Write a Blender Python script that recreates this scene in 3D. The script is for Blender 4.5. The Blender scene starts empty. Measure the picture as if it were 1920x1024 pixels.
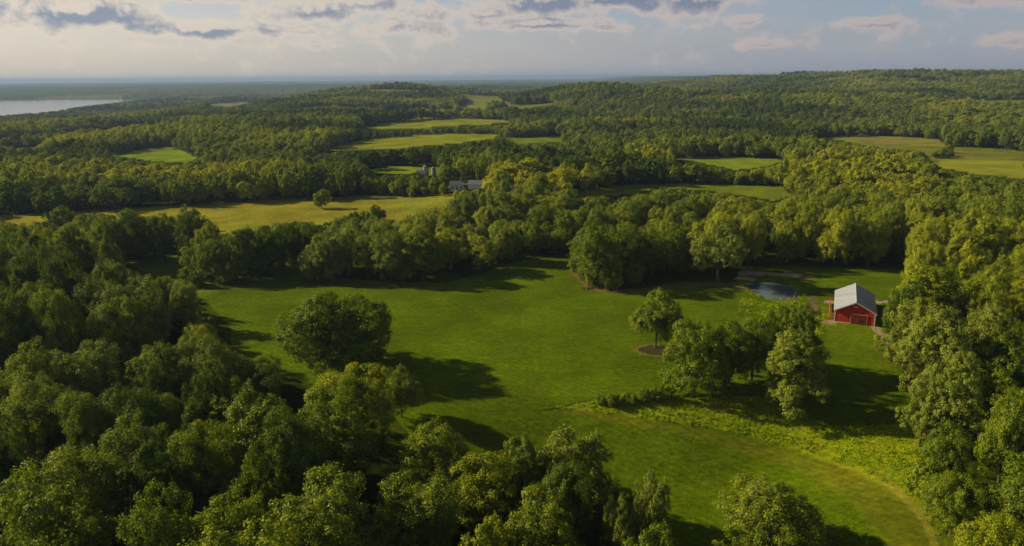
import bpy, bmesh, math, random
import numpy as np
from mathutils import Vector, Matrix
R = math.radians
SC = bpy.context.scene
COL = SC.collection

# ------------------------------------------------------------------ camera
FPX = 1330.0                      # focal length in pixels of the 1920 wide photograph
PITCH, ROLL, CAMH = R(15.39), R(0.42), 60.0
cf = np.array([0, math.cos(PITCH), -math.sin(PITCH)])
r0 = np.array([1.0, 0, 0]); u0 = np.array([0, math.sin(PITCH), math.cos(PITCH)])
cr = math.cos(ROLL)*r0 - math.sin(ROLL)*u0
cu = math.sin(ROLL)*r0 + math.cos(ROLL)*u0
CP = np.array([0, 0, CAMH])
cam = bpy.data.objects.new('camera', bpy.data.cameras.new('camera'))
COL.objects.link(cam)
cam.matrix_world = Matrix(((cr[0], cu[0], -cf[0], 0), (cr[1], cu[1], -cf[1], 0), (cr[2], cu[2], -cf[2], CAMH), (0, 0, 0, 1)))
cam.data.sensor_width = 36; cam.data.lens = FPX/1920*36
cam.data.clip_start = 0.5; cam.data.clip_end = 200000
SC.camera = cam

# ------------------------------------------------------------------ exposure, sun, sky
SC.view_settings.view_transform = 'Standard'; SC.view_settings.look = 'None'
SC.view_settings.exposure = 0.44; SC.view_settings.gamma = 1.0
SC.cycles.use_denoising = True
SC.cycles.max_bounces = 6; SC.cycles.diffuse_bounces = 2; SC.cycles.transmission_bounces = 4
SC.cycles.glossy_bounces = 2; SC.cycles.volume_bounces = 0; SC.cycles.transparent_max_bounces = 4
SUN_EL = R(27); SUN_A = R(17)     # the sun stands to the left, a little ahead of the camera
sdir = Vector((-math.cos(SUN_A)*math.cos(SUN_EL), math.sin(SUN_A)*math.cos(SUN_EL), math.sin(SUN_EL)))
sl = bpy.data.lights.new('sun', 'SUN'); so = bpy.data.objects.new('sun', sl); COL.objects.link(so)
sl.energy = 5.0; sl.angle = R(0.6); sl.color = (1.0, 0.83, 0.50)
so.rotation_euler = sdir.to_track_quat('Z', 'Y').to_euler(); so.location = (-200, 100, 200)


class NT:
    """small helper to write node trees"""
    def __init__(s, nt): s.nt = nt; nt.nodes.clear()
    def n(s, t, **kw):
        nd = s.nt.nodes.new(t)
        for k, v in kw.items(): setattr(nd, k, v)
        return nd
    def l(s, a, b): s.nt.links.new(a, b)
    def put(s, sock, v):
        if hasattr(v, 'is_output') or isinstance(v, bpy.types.NodeSocket): s.l(v, sock)
        else: sock.default_value = v
    def m(s, op, a, b=None, c=None, clamp=False):
        nd = s.n('ShaderNodeMath', operation=op); nd.use_clamp = clamp
        s.put(nd.inputs[0], a)
        if b is not None: s.put(nd.inputs[1], b)
        if c is not None: s.put(nd.inputs[2], c)
        return nd.outputs[0]
    def ss(s, v, a, b, lo=0.0, hi=1.0):
        nd = s.n('ShaderNodeMapRange', interpolation_type='SMOOTHSTEP')
        s.put(nd.inputs[0], v); nd.inputs[1].default_value = a; nd.inputs[2].default_value = b
        nd.inputs[3].default_value = lo; nd.inputs[4].default_value = hi
        return nd.outputs[0]
    def mix(s, f, a, b, bt='MIX'):
        nd = s.n('ShaderNodeMix', data_type='RGBA', blend_type=bt)
        s.put(nd.inputs[0], f)
        for i, v in ((6, a), (7, b)):
            if isinstance(v, tuple) and len(v) == 3: v = (*v, 1)
            s.put(nd.inputs[i], v)
        return nd.outputs[2]
    def noise(s, vec, scale, detail=3, rough=0.55, dist=0.0):
        nd = s.n('ShaderNodeTexNoise'); nd.inputs['Scale'].default_value = scale
        nd.inputs['Detail'].default_value = detail; nd.inputs['Roughness'].default_value = rough
        nd.inputs['Distortion'].default_value = dist
        if vec is not None: s.l(vec, nd.inputs['Vector'])
        return nd.outputs[0]
    def comb(s, x, y, z):
        nd = s.n('ShaderNodeCombineXYZ')
        s.put(nd.inputs[0], x); s.put(nd.inputs[1], y); s.put(nd.inputs[2], z)
        return nd.outputs[0]


BLOBS = [(30, 22, 60, 22, 1.), (190, 38, 105, 20, 1.1), (110, 50, 60, 12, .7), (360, 2, 110, 14, 1.1), (400, 64, 110, 12, 1.05), (310, 50, 70, 12, .7), (500, 14, 60, 10, .6),
         (610, 36, 90, 16, .85), (560, 66, 60, 8, .6), (700, 24, 70, 14, .75), (770, 60, 80, 14, .6), (830, 40, 70, 14, .6), (850, 4, 110, 10, .9), (1020, 20, 90, 20, 1.05),
         (1160, 12, 100, 14, 1.1), (1010, 56, 110, 9, .95), (930, 40, 40, 10, .8), (1270, 18, 85, 18, 1.05), (1120, 62, 50, 7, .6),
         (1370, 50, 36, 9, .75), (1605, 53, 50, 8, .72), (1400, 90, 50, 7, .62), (1375, 92, 16, 7, .7), (1840, 6, 90, 14, .72), (1845, 80, 42, 9, .85), (1890, 72, 18, 6, .75),
         (250, 90, 200, 8, .3), (600, 90, 160, 8, .3), (1290, 60, 40, 8, .4), (-200, -60, 180, 60, .9), (500, -120, 400, 50, .8), (1400, -120, 500, 50, .8),
         (2200, -40, 160, 50, .7)]


def build_world():
    w = bpy.data.worlds.new('World'); SC.world = w; w.use_nodes = True
    w.cycles.sampling_method = 'MANUAL'; w.cycles.sample_map_resolution = 256
    t = NT(w.node_tree)
    out = t.n('ShaderNodeOutputWorld'); bg = t.n('ShaderNodeBackground'); t.l(bg.outputs[0], out.inputs[0])
    sky = t.n('ShaderNodeTexSky', sky_type='NISHITA'); sky.sun_disc = False
    sky.sun_elevation = SUN_EL; sky.sun_rotation = math.atan2(sdir.x, sdir.y)
    sky.altitude = 200; sky.air_density = 1.0; sky.dust_density = 2.0; sky.ozone_density = 1.5
    tc = t.n('ShaderNodeTexCoord'); sp = t.n('ShaderNodeSeparateXYZ'); t.l(tc.outputs['Generated'], sp.inputs[0])
    az = t.m('ARCTAN2', sp.outputs[0], sp.outputs[1])           # 0 ahead, negative to the left
    el = t.m('ARCSINE', sp.outputs[2])
    # cloud banks: soft ellipses in azimuth / elevation, broken by noise
    def field(da, de):
        a_ = t.m('ADD', az, da); e_ = t.m('ADD', el, de)
        w_ = t.comb(a_, t.m('MULTIPLY', e_, 1.15), 0.0)
        big = t.noise(w_, 7.0, 2, 0.5); puf = t.noise(w_, 27.0, 9, 0.6, 0.0)
        acc = None
        for bx, by, hw, hh, wt in blobs:
            a0 = math.atan((bx-960)/FPX); e0 = math.atan((146-by-(bx-960)*0.0073)/FPX)*math.cos(a0)*1.03
            dx = t.m('DIVIDE', t.m('SUBTRACT', a_, a0), hw/FPX*1.15*math.cos(a0)**1.5)
            dy = t.m('DIVIDE', t.m('SUBTRACT', e_, e0), hh/FPX*1.2)
            d2 = t.m('ADD', t.m('MULTIPLY', dx, dx), t.m('MULTIPLY', dy, dy))
            g = t.m('MULTIPLY', t.m('EXPONENT', t.m('MULTIPLY', d2, -0.8)), wt)
            acc = g if acc is None else t.m('MAXIMUM', acc, g)
        gen = t.m('MULTIPLY', t.ss(big, 0.42, 0.62), t.ss(el, 0.13, 0.3, 0, 0.7))
        acc = t.m('MAXIMUM', acc, gen)
        acc = t.m('ADD', acc, t.m('MULTIPLY', t.m('SUBTRACT', puf, 0.5), 1.9))
        return t.m('ADD', acc, t.m('MULTIPLY', t.m('SUBTRACT', big, 0.5), 0.7))
    blobs = BLOBS
    dens = field(0.0, 0.0)
    dens2 = field(-0.010, 0.0075)
    mask = t.ss(dens, 0.08, 0.48)
    core = t.ss(dens, 0.38, 0.92)
    rim = t.ss(t.m('SUBTRACT', dens, dens2), 0.05, 0.42)
    warm = t.ss(az, -0.75, 0.55, 1.0, 0.0)                      # brighter and warmer towards the sun
    lit = t.mix(warm, (0.48, 0.42, 0.41), (0.76, 0.67, 0.55))
    shade = t.mix(warm, (0.18, 0.21, 0.30), (0.25, 0.30, 0.38))
    cl = t.mix(t.m('MULTIPLY', core, t.m('SUBTRACT', 1.0, t.m('MULTIPLY', rim, 0.95))), lit, shade)
    # clear sky between: the physical sky, tinted by thin high veil
    skc = t.mix(1.0, sky.outputs[0], (0.11, 0.11, 0.115), 'MULTIPLY')
    dimz = t.ss(el, 0.13, 0.6, 1.0, 0.25)
    skc = t.mix(1.0, skc, t.comb(dimz, dimz, dimz), 'MULTIPLY')
    veilc = t.mix(warm, (0.33, 0.36, 0.43), (0.66, 0.60, 0.51))
    veil = t.m('MULTIPLY', t.ss(el, 0.0, 0.10, 0.86, 0.55), t.ss(el, 0.12, 0.4, 1.0, 0.0))
    base = t.mix(veil, skc, veilc)
    blue = t.mix(warm, (0.24, 0.33, 0.46), (0.47, 0.53, 0.60))
    base = t.mix(t.m('MULTIPLY', t.ss(el, 0.035, 0.13, 0.0, 0.75), t.ss(el, 0.12, 0.4, 1.0, 0.0)), base, blue)
    wisp = t.ss(t.noise(t.comb(az, t.m('MULTIPLY', el, 9.0), 0.0), 5.0, 6, 0.6), 0.42, 0.72, 0.0, 0.22)
    base = t.mix(wisp, base, lit)
    fin = t.mix(t.m('MULTIPLY', mask, t.ss(el, 0.13, 0.4, 0.9, 0.15)), base, cl)
    # the sky as light is the plain physical one well above the horizon
    t.l(fin, bg.inputs[0]); bg.inputs[1].default_value = SKY_STR


SKY_STR = 0.76
build_world()

# ------------------------------------------------------------------ numbers
rng = np.random.default_rng(7)
TAB = rng.random((256, 256))


def vnoise(x, y, s, o=0):
    x = np.asarray(x, float)/s + 31.7*o; y = np.asarray(y, float)/s + 17.3*o
    xi = np.floor(x).astype(int); yi = np.floor(y).astype(int)
    fx = x-xi; fy = y-yi; fx = fx*fx*(3-2*fx); fy = fy*fy*(3-2*fy)
    a = TAB[xi % 256, yi % 256]; b = TAB[(xi+1) % 256, yi % 256]; c = TAB[xi % 256, (yi+1) % 256]; d = TAB[(xi+1) % 256, (yi+1) % 256]
    return (a*(1-fx)+b*fx)*(1-fy)+(c*(1-fx)+d*fx)*fy


def fbm(x, y, s, o=0, n=3):
    v = 0; a = 1; t = 0
    for i in range(n):
        v = v + a*vnoise(x, y, s/2**i, o+i); t += a; a *= 0.5
    return v/t


def sms(v, a, b):
    t = np.clip((np.asarray(v, float)-a)/(b-a), 0, 1)
    return t*t*(3-2*t)


def pip(px, py, poly):
    px = np.asarray(px, float); py = np.asarray(py, float)
    c = np.zeros(px.shape, bool); n = len(poly); j = n-1
    for i in range(n):
        xi, yi = poly[i]; xj, yj = poly[j]
        if yi != yj:
            c ^= ((yi > py) != (yj > py)) & (px < (xj-xi)*(py-yi)/(yj-yi)+xi)
        j = i
    return c


def project(x, y, z):
    dx, dy, dz = x, y, z-CAMH
    w = dx*cf[0]+dy*cf[1]+dz*cf[2]
    w = np.where(np.abs(w) < 1e-3, 1e-3, w)
    return 960+FPX*(dx*cr[0]+dy*cr[1]+dz*cr[2])/w, 512-FPX*(dx*cu[0]+dy*cu[1]+dz*cu[2])/w, w


LAKE = [(-1120, 1480), (-1240, 1900), (-1420, 2500), (-1600, 3100), (-1700, 3450), (-1560, 3640), (-2600, 3720), (-9000, 3900), (-9000, 900), (-2500, 1000)]
LAKE_Z = -30.0
POND_C = (0, 0)


def height(x, y):
    x = np.asarray(x, float); y = np.asarray(y, float)
    D = np.hypot(x, y)
    z = 1.1*(fbm(x, y, 55, 1)-.5)*sms(D, 60, 160)
    z = z + 9*(fbm(x, y, 300, 2)-.5)*sms(D, 380, 1000)
    z = z + 34*(fbm(x, y, 1100, 4)-.5)*sms(D, 1500, 4000)
    z = z + 26*(fbm(x, y, 210, 8)-.5)*sms(D, 750, 1500)*(1-sms(D, 3500, 5000))
    # made-up hollow below the main meadow, shaped to lengthen the tree shadows
    z = z - 5.5*sms(x, -30, 12)*(1-sms(x, 30, 72))*sms(127-y, 0, 24)
    # high ground to the right, the long ridge and the wooded hill in the middle distance
    z = z + 50*sms(x-0.10*y, 100, 900)*sms(y, 620, 2100)*(1-0.25*np.exp(-((x-640)/180)**2-((y-1300)/260)**2))
    z = z + 34*np.exp(-((x-190)/190)**2-((y-1600)/380)**2) + 14*np.exp(-((x-480)/120)**2-((y-1250)/240)**2)
    z = z + 36*np.exp(-((x+310)/230)**2-((y-1950)/350)**2)
    z = z + 16*np.exp(-((x-750)/380)**2-((y-2700)/500)**2)
    # the rise with the wood behind the main meadow
    z = z + 7.0*np.exp(-((x-5)/45)**2-((y-400)/85)**2)
    # the land falls away to the lake on the left
    z = z - 24*sms(-x-0.05*y, 150, 1050)*sms(y, 450, 1600)*(1-sms(y, 4200, 6000))
    ins = pip(x, y, LAKE)
    z = np.where(ins, LAKE_Z-6, np.where(pip(x, y, [(-900, 1300), (-900, 4100), (-9500, 4300), (-9500, 700)]), np.maximum(z, LAKE_Z+1.5), z))
    return z


def ray(px, py):
    return cf + cr*(px-960)/FPX + cu*(512-py)/FPX


def ground_at(px, py):
    """the point of the terrain the photograph shows at a pixel"""
    d = ray(px, py); t = 20.0
    if d[2] >= -1e-4: t = 20000
    for i in range(4000):
        p = CP+d*t
        h = float(height(p[0], p[1]))
        if p[2] <= h+0.01: break
        t += max(0.15, (p[2]-h)*0.6)
        if t > 30000: break
    p = CP+d*t
    return float(p[0]), float(p[1]), float(height(p[0], p[1]))


# ------------------------------------------------------------------ clearings (photo pixels): visible open ground
MAIN = [(345, 548), (480, 532), (560, 524), (640, 527), (740, 531), (830, 533), (900, 512), (960, 492), (1010, 485), (1068, 487), (1072, 515), (1095, 535),
        (1130, 548), (1200, 543), (1290, 528), (1380, 530), (1388, 515), (1395, 500), (1480, 500), (1560, 503), (1700, 503), (1692, 525), (1668, 560), (1660, 600),
        (1664, 650), (1700, 720), (1725, 790), (1718, 850), (1765, 960), (1775, 1024), (1560, 1024), (1540, 960), (1450, 910), (1360, 970), (1330, 1024), (1285, 1024),
        (1262, 895), (1200, 870), (1060, 805), (955, 815), (935, 850), (880, 815), (800, 760), (762, 700), (738, 670), (735, 600), (650, 545), (560, 575), (520, 648),
        (440, 657), (425, 605), (385, 562)]
STRIP = [(225, 498), (330, 486), (345, 500), (335, 520), (300, 515), (240, 506)]
HAY = [(-10, 404), (60, 403), (150, 397), (300, 388), (520, 375), (600, 372), (740, 367), (845, 368), (835, 384), (790, 395), (740, 404), (700, 398), (650, 392), (620, 412), (560, 411), (440, 430), (412, 438),
       (400, 408), (300, 402), (160, 418), (60, 414), (-10, 416)]
UNDER = [(700, 385), (790, 392), (740, 412), (700, 402)]
F4 = [(598, 285), (640, 270), (700, 260), (830, 250), (935, 251), (925, 260), (860, 268), (760, 277), (650, 283)]
F4B = [(945, 259), (1050, 254), (1052, 266), (970, 271)]
F5 = [(678, 238), (750, 228), (850, 221), (950, 225), (958, 231), (850, 236), (760, 243), (690, 243)]
F6 = [(690, 318), (740, 312), (798, 309), (800, 320), (740, 329), (700, 325)]
F7 = [(190, 290), (290, 281), (340, 281), (372, 297), (350, 305), (290, 303), (230, 294)]
F8 = [(1083, 358), (1150, 348), (1280, 343), (1400, 346), (1470, 351), (1482, 368), (1450, 376), (1400, 368), (1320, 356), (1240, 352), (1190, 362), (1150, 367), (1090, 367)]
F9 = [(1255, 297), (1330, 293), (1450, 296), (1468, 301), (1440, 312), (1380, 319), (1350, 312), (1290, 303)]
F10 = [(1530, 257), (1650, 254), (1700, 256), (1760, 261), (1775, 274), (1740, 284), (1640, 274), (1570, 263)]
F11 = [(1738, 296), (1800, 295), (1925, 300), (1925, 337), (1870, 330), (1820, 325), (1765, 315)]
F12 = [(1480, 201), (1560, 193), (1690, 193), (1700, 203), (1600, 211), (1520, 208)]
F13 = [(385, 197), (430, 190), (475, 192), (430, 201)]
LAKEV = [(-10, 185), (285, 184), (240, 189), (130, 202), (100, 208), (60, 211), (-10, 217)]
FARM = [(790, 312), (822, 312), (822, 330), (790, 330)]
YARD = [(840, 346), (872, 344), (900, 343), (900, 350), (840, 356)]
GAP = [(-10, 640), (120, 655), (330, 640), (430, 630), (470, 652), (400, 668), (330, 665), (200, 685), (60, 700), (-10, 712)]
DOMEV = [(522, 655), (535, 610), (600, 560), (650, 545), (735, 600), (738, 668), (700, 690), (600, 695), (530, 690)]
CLEAR = [MAIN, STRIP, HAY, UNDER, F4, F4B, F5, F6, F7, F8, F9, F10, F11, F13, LAKEV, FARM, YARD]

OPEN = [(345, 548), (480, 532), (640, 527), (830, 533), (900, 512), (1010, 485), (1068, 487), (1072, 515), (1130, 548), (1290, 528), (1380, 530), (1395, 500), (1700, 503), (1660, 600),
        (1664, 650), (1700, 720), (1725, 790), (1718, 850), (1765, 960), (1775, 1300), (1285, 1300), (1200, 1010), (1060, 930), (940, 930), (860, 900), (790, 840), (730, 770), (600, 725),
        (520, 700), (440, 668), (425, 605), (385, 562)]
# how the woods differ from stand to stand; shade put into darker left tones: (area, tone, grey, height factor)
STANDS = [([(620, 400), (760, 380), (1000, 280), (1110, 330), (1090, 500), (620, 530)], .20, -.1, .88),
          ([(1090, 370), (1480, 340), (1920, 330), (1920, 480), (1700, 510), (1400, 500), (1100, 430)], .04, .22, 1.0),
          ([(-50, 480), (330, 500), (440, 560), (440, 650), (-50, 660)], -.16, 0, 1.3),
          ([(-50, 660), (560, 650), (600, 900), (-50, 900)], -.10, .0, .95),
          ([(-50, 900), (560, 900), (560, 1100), (-50, 1100)], .05, 0, 1.0),
          ([(560, 700), (950, 800), (950, 1100), (560, 1100)], .06, 0, .95),
          ([(1640, 430), (1960, 430), (1960, 560), (1700, 560)], .22, 0, 1.1),
          ([(-50, 215), (600, 190), (600, 380), (-50, 400)], .02, 0, 1.0)]

PATHC = [(1010, 768), (1100, 776), (1200, 792), (1300, 812), (1400, 836), (1500, 866), (1590, 905), (1660, 950), (1710, 1000), (1740, 1060)]
PATHW = [8, 9, 12, 15, 20, 28, 42, 56, 72, 90]
WEEDS = [(1040, 764), (1120, 752), (1250, 748), (1420, 742), (1560, 800), (1640, 800), (1725, 790), (1720, 860), (1745, 930), (1775, 1024), (1745, 1024), (1690, 962), (1600, 890), (1500, 846), (1400, 815), (1300, 796), (1150, 776)]


def dist_path(px, py):
    best = np.full(np.shape(px), 1e9)
    for (a, b), wa, (c, d), wb in zip(PATHC[:-1], PATHW[:-1], PATHC[1:], PATHW[1:]):
        vx, vy = c-a, d-b; L = vx*vx+vy*vy
        t = np.clip(((px-a)*vx+(py-b)*vy)/L, 0, 1)
        dd = np.hypot(px-a-t*vx, (py-b-t*vy)*1.3)/(wa+(wb-wa)*t)
        best = np.minimum(best, dd)
    return best


# ------------------------------------------------------------------ object helpers
def tag(o, label=None, cat=None, group=None, kind=None):
    if label: o['label'] = label
    if cat: o['category'] = cat
    if group: o['group'] = group
    if kind: o['kind'] = kind
    return o


def empty(name, loc, rz=0.0):
    o = bpy.data.objects.new(name, None); COL.objects.link(o)
    o.location = loc; o.rotation_euler = (0, 0, rz); o.empty_display_size = 0.5
    return o


def mesh_np(name, verts, faces, mat=None, smooth=False):
    """verts (n,3), faces (m,k) with one k"""
    me = bpy.data.meshes.new(name)
    verts = np.asarray(verts, np.float32); faces = np.asarray(faces, np.int32)
    m, k = faces.shape
    me.vertices.add(len(verts)); me.vertices.foreach_set('co', verts.ravel())
    me.loops.add(m*k); me.loops.foreach_set('vertex_index', faces.ravel())
    me.polygons.add(m); me.polygons.foreach_set('loop_start', np.arange(0, m*k, k, dtype=np.int32))
    me.polygons.foreach_set('loop_total', np.full(m, k, np.int32))
    if smooth: me.polygons.foreach_set('use_smooth', np.ones(m, bool))
    me.update(calc_edges=True)
    if mat: me.materials.append(mat)
    return me


def link(name, me, parent=None, loc=None):
    o = bpy.data.objects.new(name, me); COL.objects.link(o)
    if parent: o.parent = parent
    if loc: o.location = loc
    return o


class MB:
    """collects boxes, prisms and tubes into one mesh"""
    def __init__(s): s.v = []; s.f = []
    def box(s, x0, x1, y0, y1, z0, z1):
        b = len(s.v)
        s.v += [(x, y, z) for z in (z0, z1) for y in (y0, y1) for x in (x0, x1)]
        s.f += [tuple(b+i for i in q) for q in ((0, 2, 3, 1), (4, 5, 7, 6), (0, 1, 5, 4), (2, 6, 7, 3), (0, 4, 6, 2), (1, 3, 7, 5))]
        return s
    def poly(s, pts):
        b = len(s.v); s.v += [tuple(p) for p in pts]; s.f.append(tuple(range(b, b+len(pts)))); return s
    def slab(s, pts, th):
        """closed slab: polygon pts pushed down by th"""
        p = [Vector(q) for q in pts]; n = (p[1]-p[0]).cross(p[2]-p[0]).normalized()
        q = [a-n*th for a in p]; b = len(s.v); k = len(p)
        s.v += [tuple(a) for a in p]+[tuple(a) for a in q]
        s.f.append(tuple(range(b, b+k))); s.f.append(tuple(range(b+2*k-1, b+k-1, -1)))
        for i in range(k):
            j = (i+1) % k; s.f.append((b+i, b+k+i, b+k+j, b+j))
        return s
    def tube(s, pts, rad, n=7, cap=True):
        pts = [Vector(p) for p in pts]; b = len(s.v)
        for i, p in enumerate(pts):
            d = (pts[min(i+1, len(pts)-1)]-pts[max(i-1, 0)]).normalized()
            a = d.orthogonal().normalized() if abs(d.z) < .95 else Vector((1, 0, 0)); c = d.cross(a).normalized(); a = c.cross(d).normalized()
            for k in range(n):
                t = 2*math.pi*k/n; s.v.append(tuple(p+(a*math.cos(t)+c*math.sin(t))*rad[i]))
        for i in range(len(pts)-1):
            for k in range(n):
                s.f.append((b+i*n+k, b+i*n+(k+1) % n, b+(i+1)*n+(k+1) % n, b+(i+1)*n+k))
        if cap:
            s.f.append(tuple(b+(len(pts)-1)*n+k for k in range(n))); s.f.append(tuple(b+n-1-k for k in range(n)))
        return s
    def mesh(s, name, mat, smooth=False):
        me = bpy.data.meshes.new(name); me.from_pydata(s.v, [], s.f); me.update()
        if smooth: me.polygons.foreach_set('use_smooth', [True]*len(me.polygons))
        me.materials.append(mat); return me
    def build(s, name, mat, parent=None, smooth=False):
        return link(name, s.mesh(name, mat, smooth), parent)


# ------------------------------------------------------------------ materials
def new_mat(name):
    m = bpy.data.materials.new(name); m.use_nodes = True
    return m, NT(m.node_tree)


def mat_simple(name, col, rough=0.7, var=0.25, scale=4.0, bump=0.0, metal=0.0, stretch=None, spec=0.3):
    m, t = new_mat(name)
    out = t.n('ShaderNodeOutputMaterial'); p = t.n('ShaderNodeBsdfPrincipled'); t.l(p.outputs[0], out.inputs[0])
    tc = t.n('ShaderNodeTexCoord'); vec = tc.outputs['Object']
    if stretch:
        mp = t.n('ShaderNodeMapping'); mp.inputs['Scale'].default_value = stretch; t.l(vec, mp.inputs[0]); vec = mp.outputs[0]
    n = t.noise(vec, scale, 5, 0.6)
    c = t.mix(n, tuple(a*(1-var) for a in col), tuple(min(1, a*(1+var)) for a in col))
    t.l(c, p.inputs['Base Color']); p.inputs['Roughness'].default_value = rough; p.inputs['Metallic'].default_value = metal
    p.inputs['Specular IOR Level'].default_value = spec
    if bump:
        b = t.n('ShaderNodeBump'); b.inputs['Strength'].default_value = bump; b.inputs['Distance'].default_value = 0.05
        t.l(n, b.inputs['Height']); t.l(b.outputs[0], p.inputs['Normal'])
    return m


def mat_leaf():
    """one foliage material: 'tone' (0 deep green .. 1 yellow green) and 'grey' come with each tree"""
    m, t = new_mat('foliage')
    out = t.n('ShaderNodeOutputMaterial')
    at = t.n('ShaderNodeAttribute', attribute_type='INSTANCER', attribute_name='tone')
    gr = t.n('ShaderNodeAttribute', attribute_type='INSTANCER', attribute_name='grey')
    ge = t.n('ShaderNodeNewGeometry'); tc = t.n('ShaderNodeTexCoord')
    isl = ge.outputs['Random Per Island']
    nz = t.noise(tc.outputs['Object'], 0.7, 4, 0.75)
    v = t.m('ADD', at.outputs['Fac'], t.m('MULTIPLY', t.m('SUBTRACT', isl, 0.5), 0.6))
    v = t.m('ADD', v, t.m('MULTIPLY', t.m('SUBTRACT', nz, 0.5), 1.3))
    cr_ = t.n('ShaderNodeValToRGB'); t.l(v, cr_.inputs[0])
    e = cr_.color_ramp.elements
    e[0].position = 0.0; e[0].color = (0.045, 0.082, 0.004, 1)
    e[1].position = 1.0; e[1].color = (0.410, 0.410, 0.008, 1)
    a = e.new(0.35); a.color = (0.100, 0.162, 0.005, 1)
    a = e.new(0.65); a.color = (0.225, 0.282, 0.006, 1)
    c = t.mix(t.m('MULTIPLY', gr.outputs['Fac'], 0.8), cr_.outputs[0], (0.250, 0.285, 0.055))
    d = t.n('ShaderNodeBsdfDiffuse'); tr = t.n('ShaderNodeBsdfTranslucent'); gl = t.n('ShaderNodeBsdfGlossy')
    t.l(c, d.inputs[0])
    t.l(t.mix(1.0, c, (1.25, 1.25, 0.6), 'MULTIPLY'), tr.inputs[0])
    gl.inputs['Roughness'].default_value = 0.5; gl.inputs[0].default_value = (0.9, 0.9, 0.8, 1)
    m1 = t.n('ShaderNodeMixShader'); m1.inputs[0].default_value = 0.34; t.l(d.outputs[0], m1.inputs[1]); t.l(tr.outputs[0], m1.inputs[2])
    m2 = t.n('ShaderNodeMixShader'); m2.inputs[0].default_value = 0.012; t.l(m1.outputs[0], m2.inputs[1]); t.l(gl.outputs[0], m2.inputs[2])
    t.l(m2.outputs[0], out.inputs[0])
    return m


def mat_ground():
    m, t = new_mat('ground')
    out = t.n('ShaderNodeOutputMaterial'); p = t.n('ShaderNodeBsdfPrincipled'); t.l(p.outputs[0], out.inputs[0])
    at = t.n('ShaderNodeAttribute', attribute_name='gcol'); tu = t.n('ShaderNodeAttribute', attribute_name='tuft')
    ge = t.n('ShaderNodeNewGeometry'); P = ge.outputs['Position']
    n1 = t.noise(P, 0.045, 4, 0.6); n2 = t.noise(P, 0.9, 5, 0.65, 0.4)
    mp = t.n('ShaderNodeMapping'); mp.inputs['Rotation'].default_value = (0, 0, R(12)); mp.inputs['Scale'].default_value = (0.25, 1.0, 1.0); t.l(P, mp.inputs[0])
    n3 = t.noise(mp.outputs[0], 0.8, 5, 0.7, 1.5)               # wind-laid swathes
    wv = t.n('ShaderNodeTexWave', wave_type='BANDS', bands_direction='DIAGONAL'); wv.inputs['Scale'].default_value = 0.30; wv.inputs['Distortion'].default_value = 3.0
    wv.inputs['Detail'].default_value = 2.0; wv.inputs['Detail Scale'].default_value = 0.3; t.l(P, wv.inputs[0])
    f0 = t.ss(wv.outputs['Fac'], 0.2, 0.8, 0.94, 1.05)
    f = t.m('MULTIPLY', t.ss(n1, 0.3, 0.7, 0.74, 1.22), t.m('MULTIPLY', f0, t.ss(n2, 0.25, 0.75, 0.72, 1.28)))
    f = t.m('MULTIPLY', f, t.ss(n3, 0.3, 0.7, 0.78, 1.2))
    c = t.mix(1.0, at.outputs['Color'], t.comb(f, f, f), 'MULTIPLY')
    yel = t.mix(1.0, c, (1.35, 1.05, 0.8), 'MULTIPLY')
    c = t.mix(t.ss(t.noise(P, 0.12, 4, 0.6, 0.6), 0.45, 0.68, 0, 0.5), c, yel)
    t.l(c, p.inputs['Base Color']); p.inputs['Roughness'].default_value = 0.9; p.inputs['Specular IOR Level'].default_value = 0.0
    nb = t.m('ADD', t.noise(P, 1.6, 6, 0.75, 0.6), t.m('MULTIPLY', n3, 0.9))
    b = t.n('ShaderNodeBump'); b.inputs['Distance'].default_value = 0.5
    t.l(t.m('MULTIPLY', tu.outputs['Fac'], 0.9), b.inputs['Strength']); t.l(nb, b.inputs['Height']); t.l(b.outputs[0], p.inputs['Normal'])
    return m


def mat_water(name, col, rough, wave, scale):
    m, t = new_mat(name)
    out = t.n('ShaderNodeOutputMaterial'); p = t.n('ShaderNodeBsdfPrincipled'); t.l(p.outputs[0], out.inputs[0])
    p.inputs['Base Color'].default_value = (*col, 1); p.inputs['Roughness'].default_value = rough; p.inputs['IOR'].default_value = 1.33
    p.inputs['Specular IOR Level'].default_value = 0.6
    ge = t.n('ShaderNodeNewGeometry'); n = t.noise(ge.outputs['Position'], scale, 4, 0.6)
    b = t.n('ShaderNodeBump'); b.inputs['Strength'].default_value = wave; b.inputs['Distance'].default_value = 0.2
    t.l(n, b.inputs['Height']); t.l(b.outputs[0], p.inputs['Normal'])
    return m


M_LEAF = mat_leaf()
M_BARK = mat_simple('bark', (0.10, 0.08, 0.055), 0.9, 0.4, 3.0, 0.5, stretch=(4, 4, 1))
M_GROUND = mat_ground()


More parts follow.
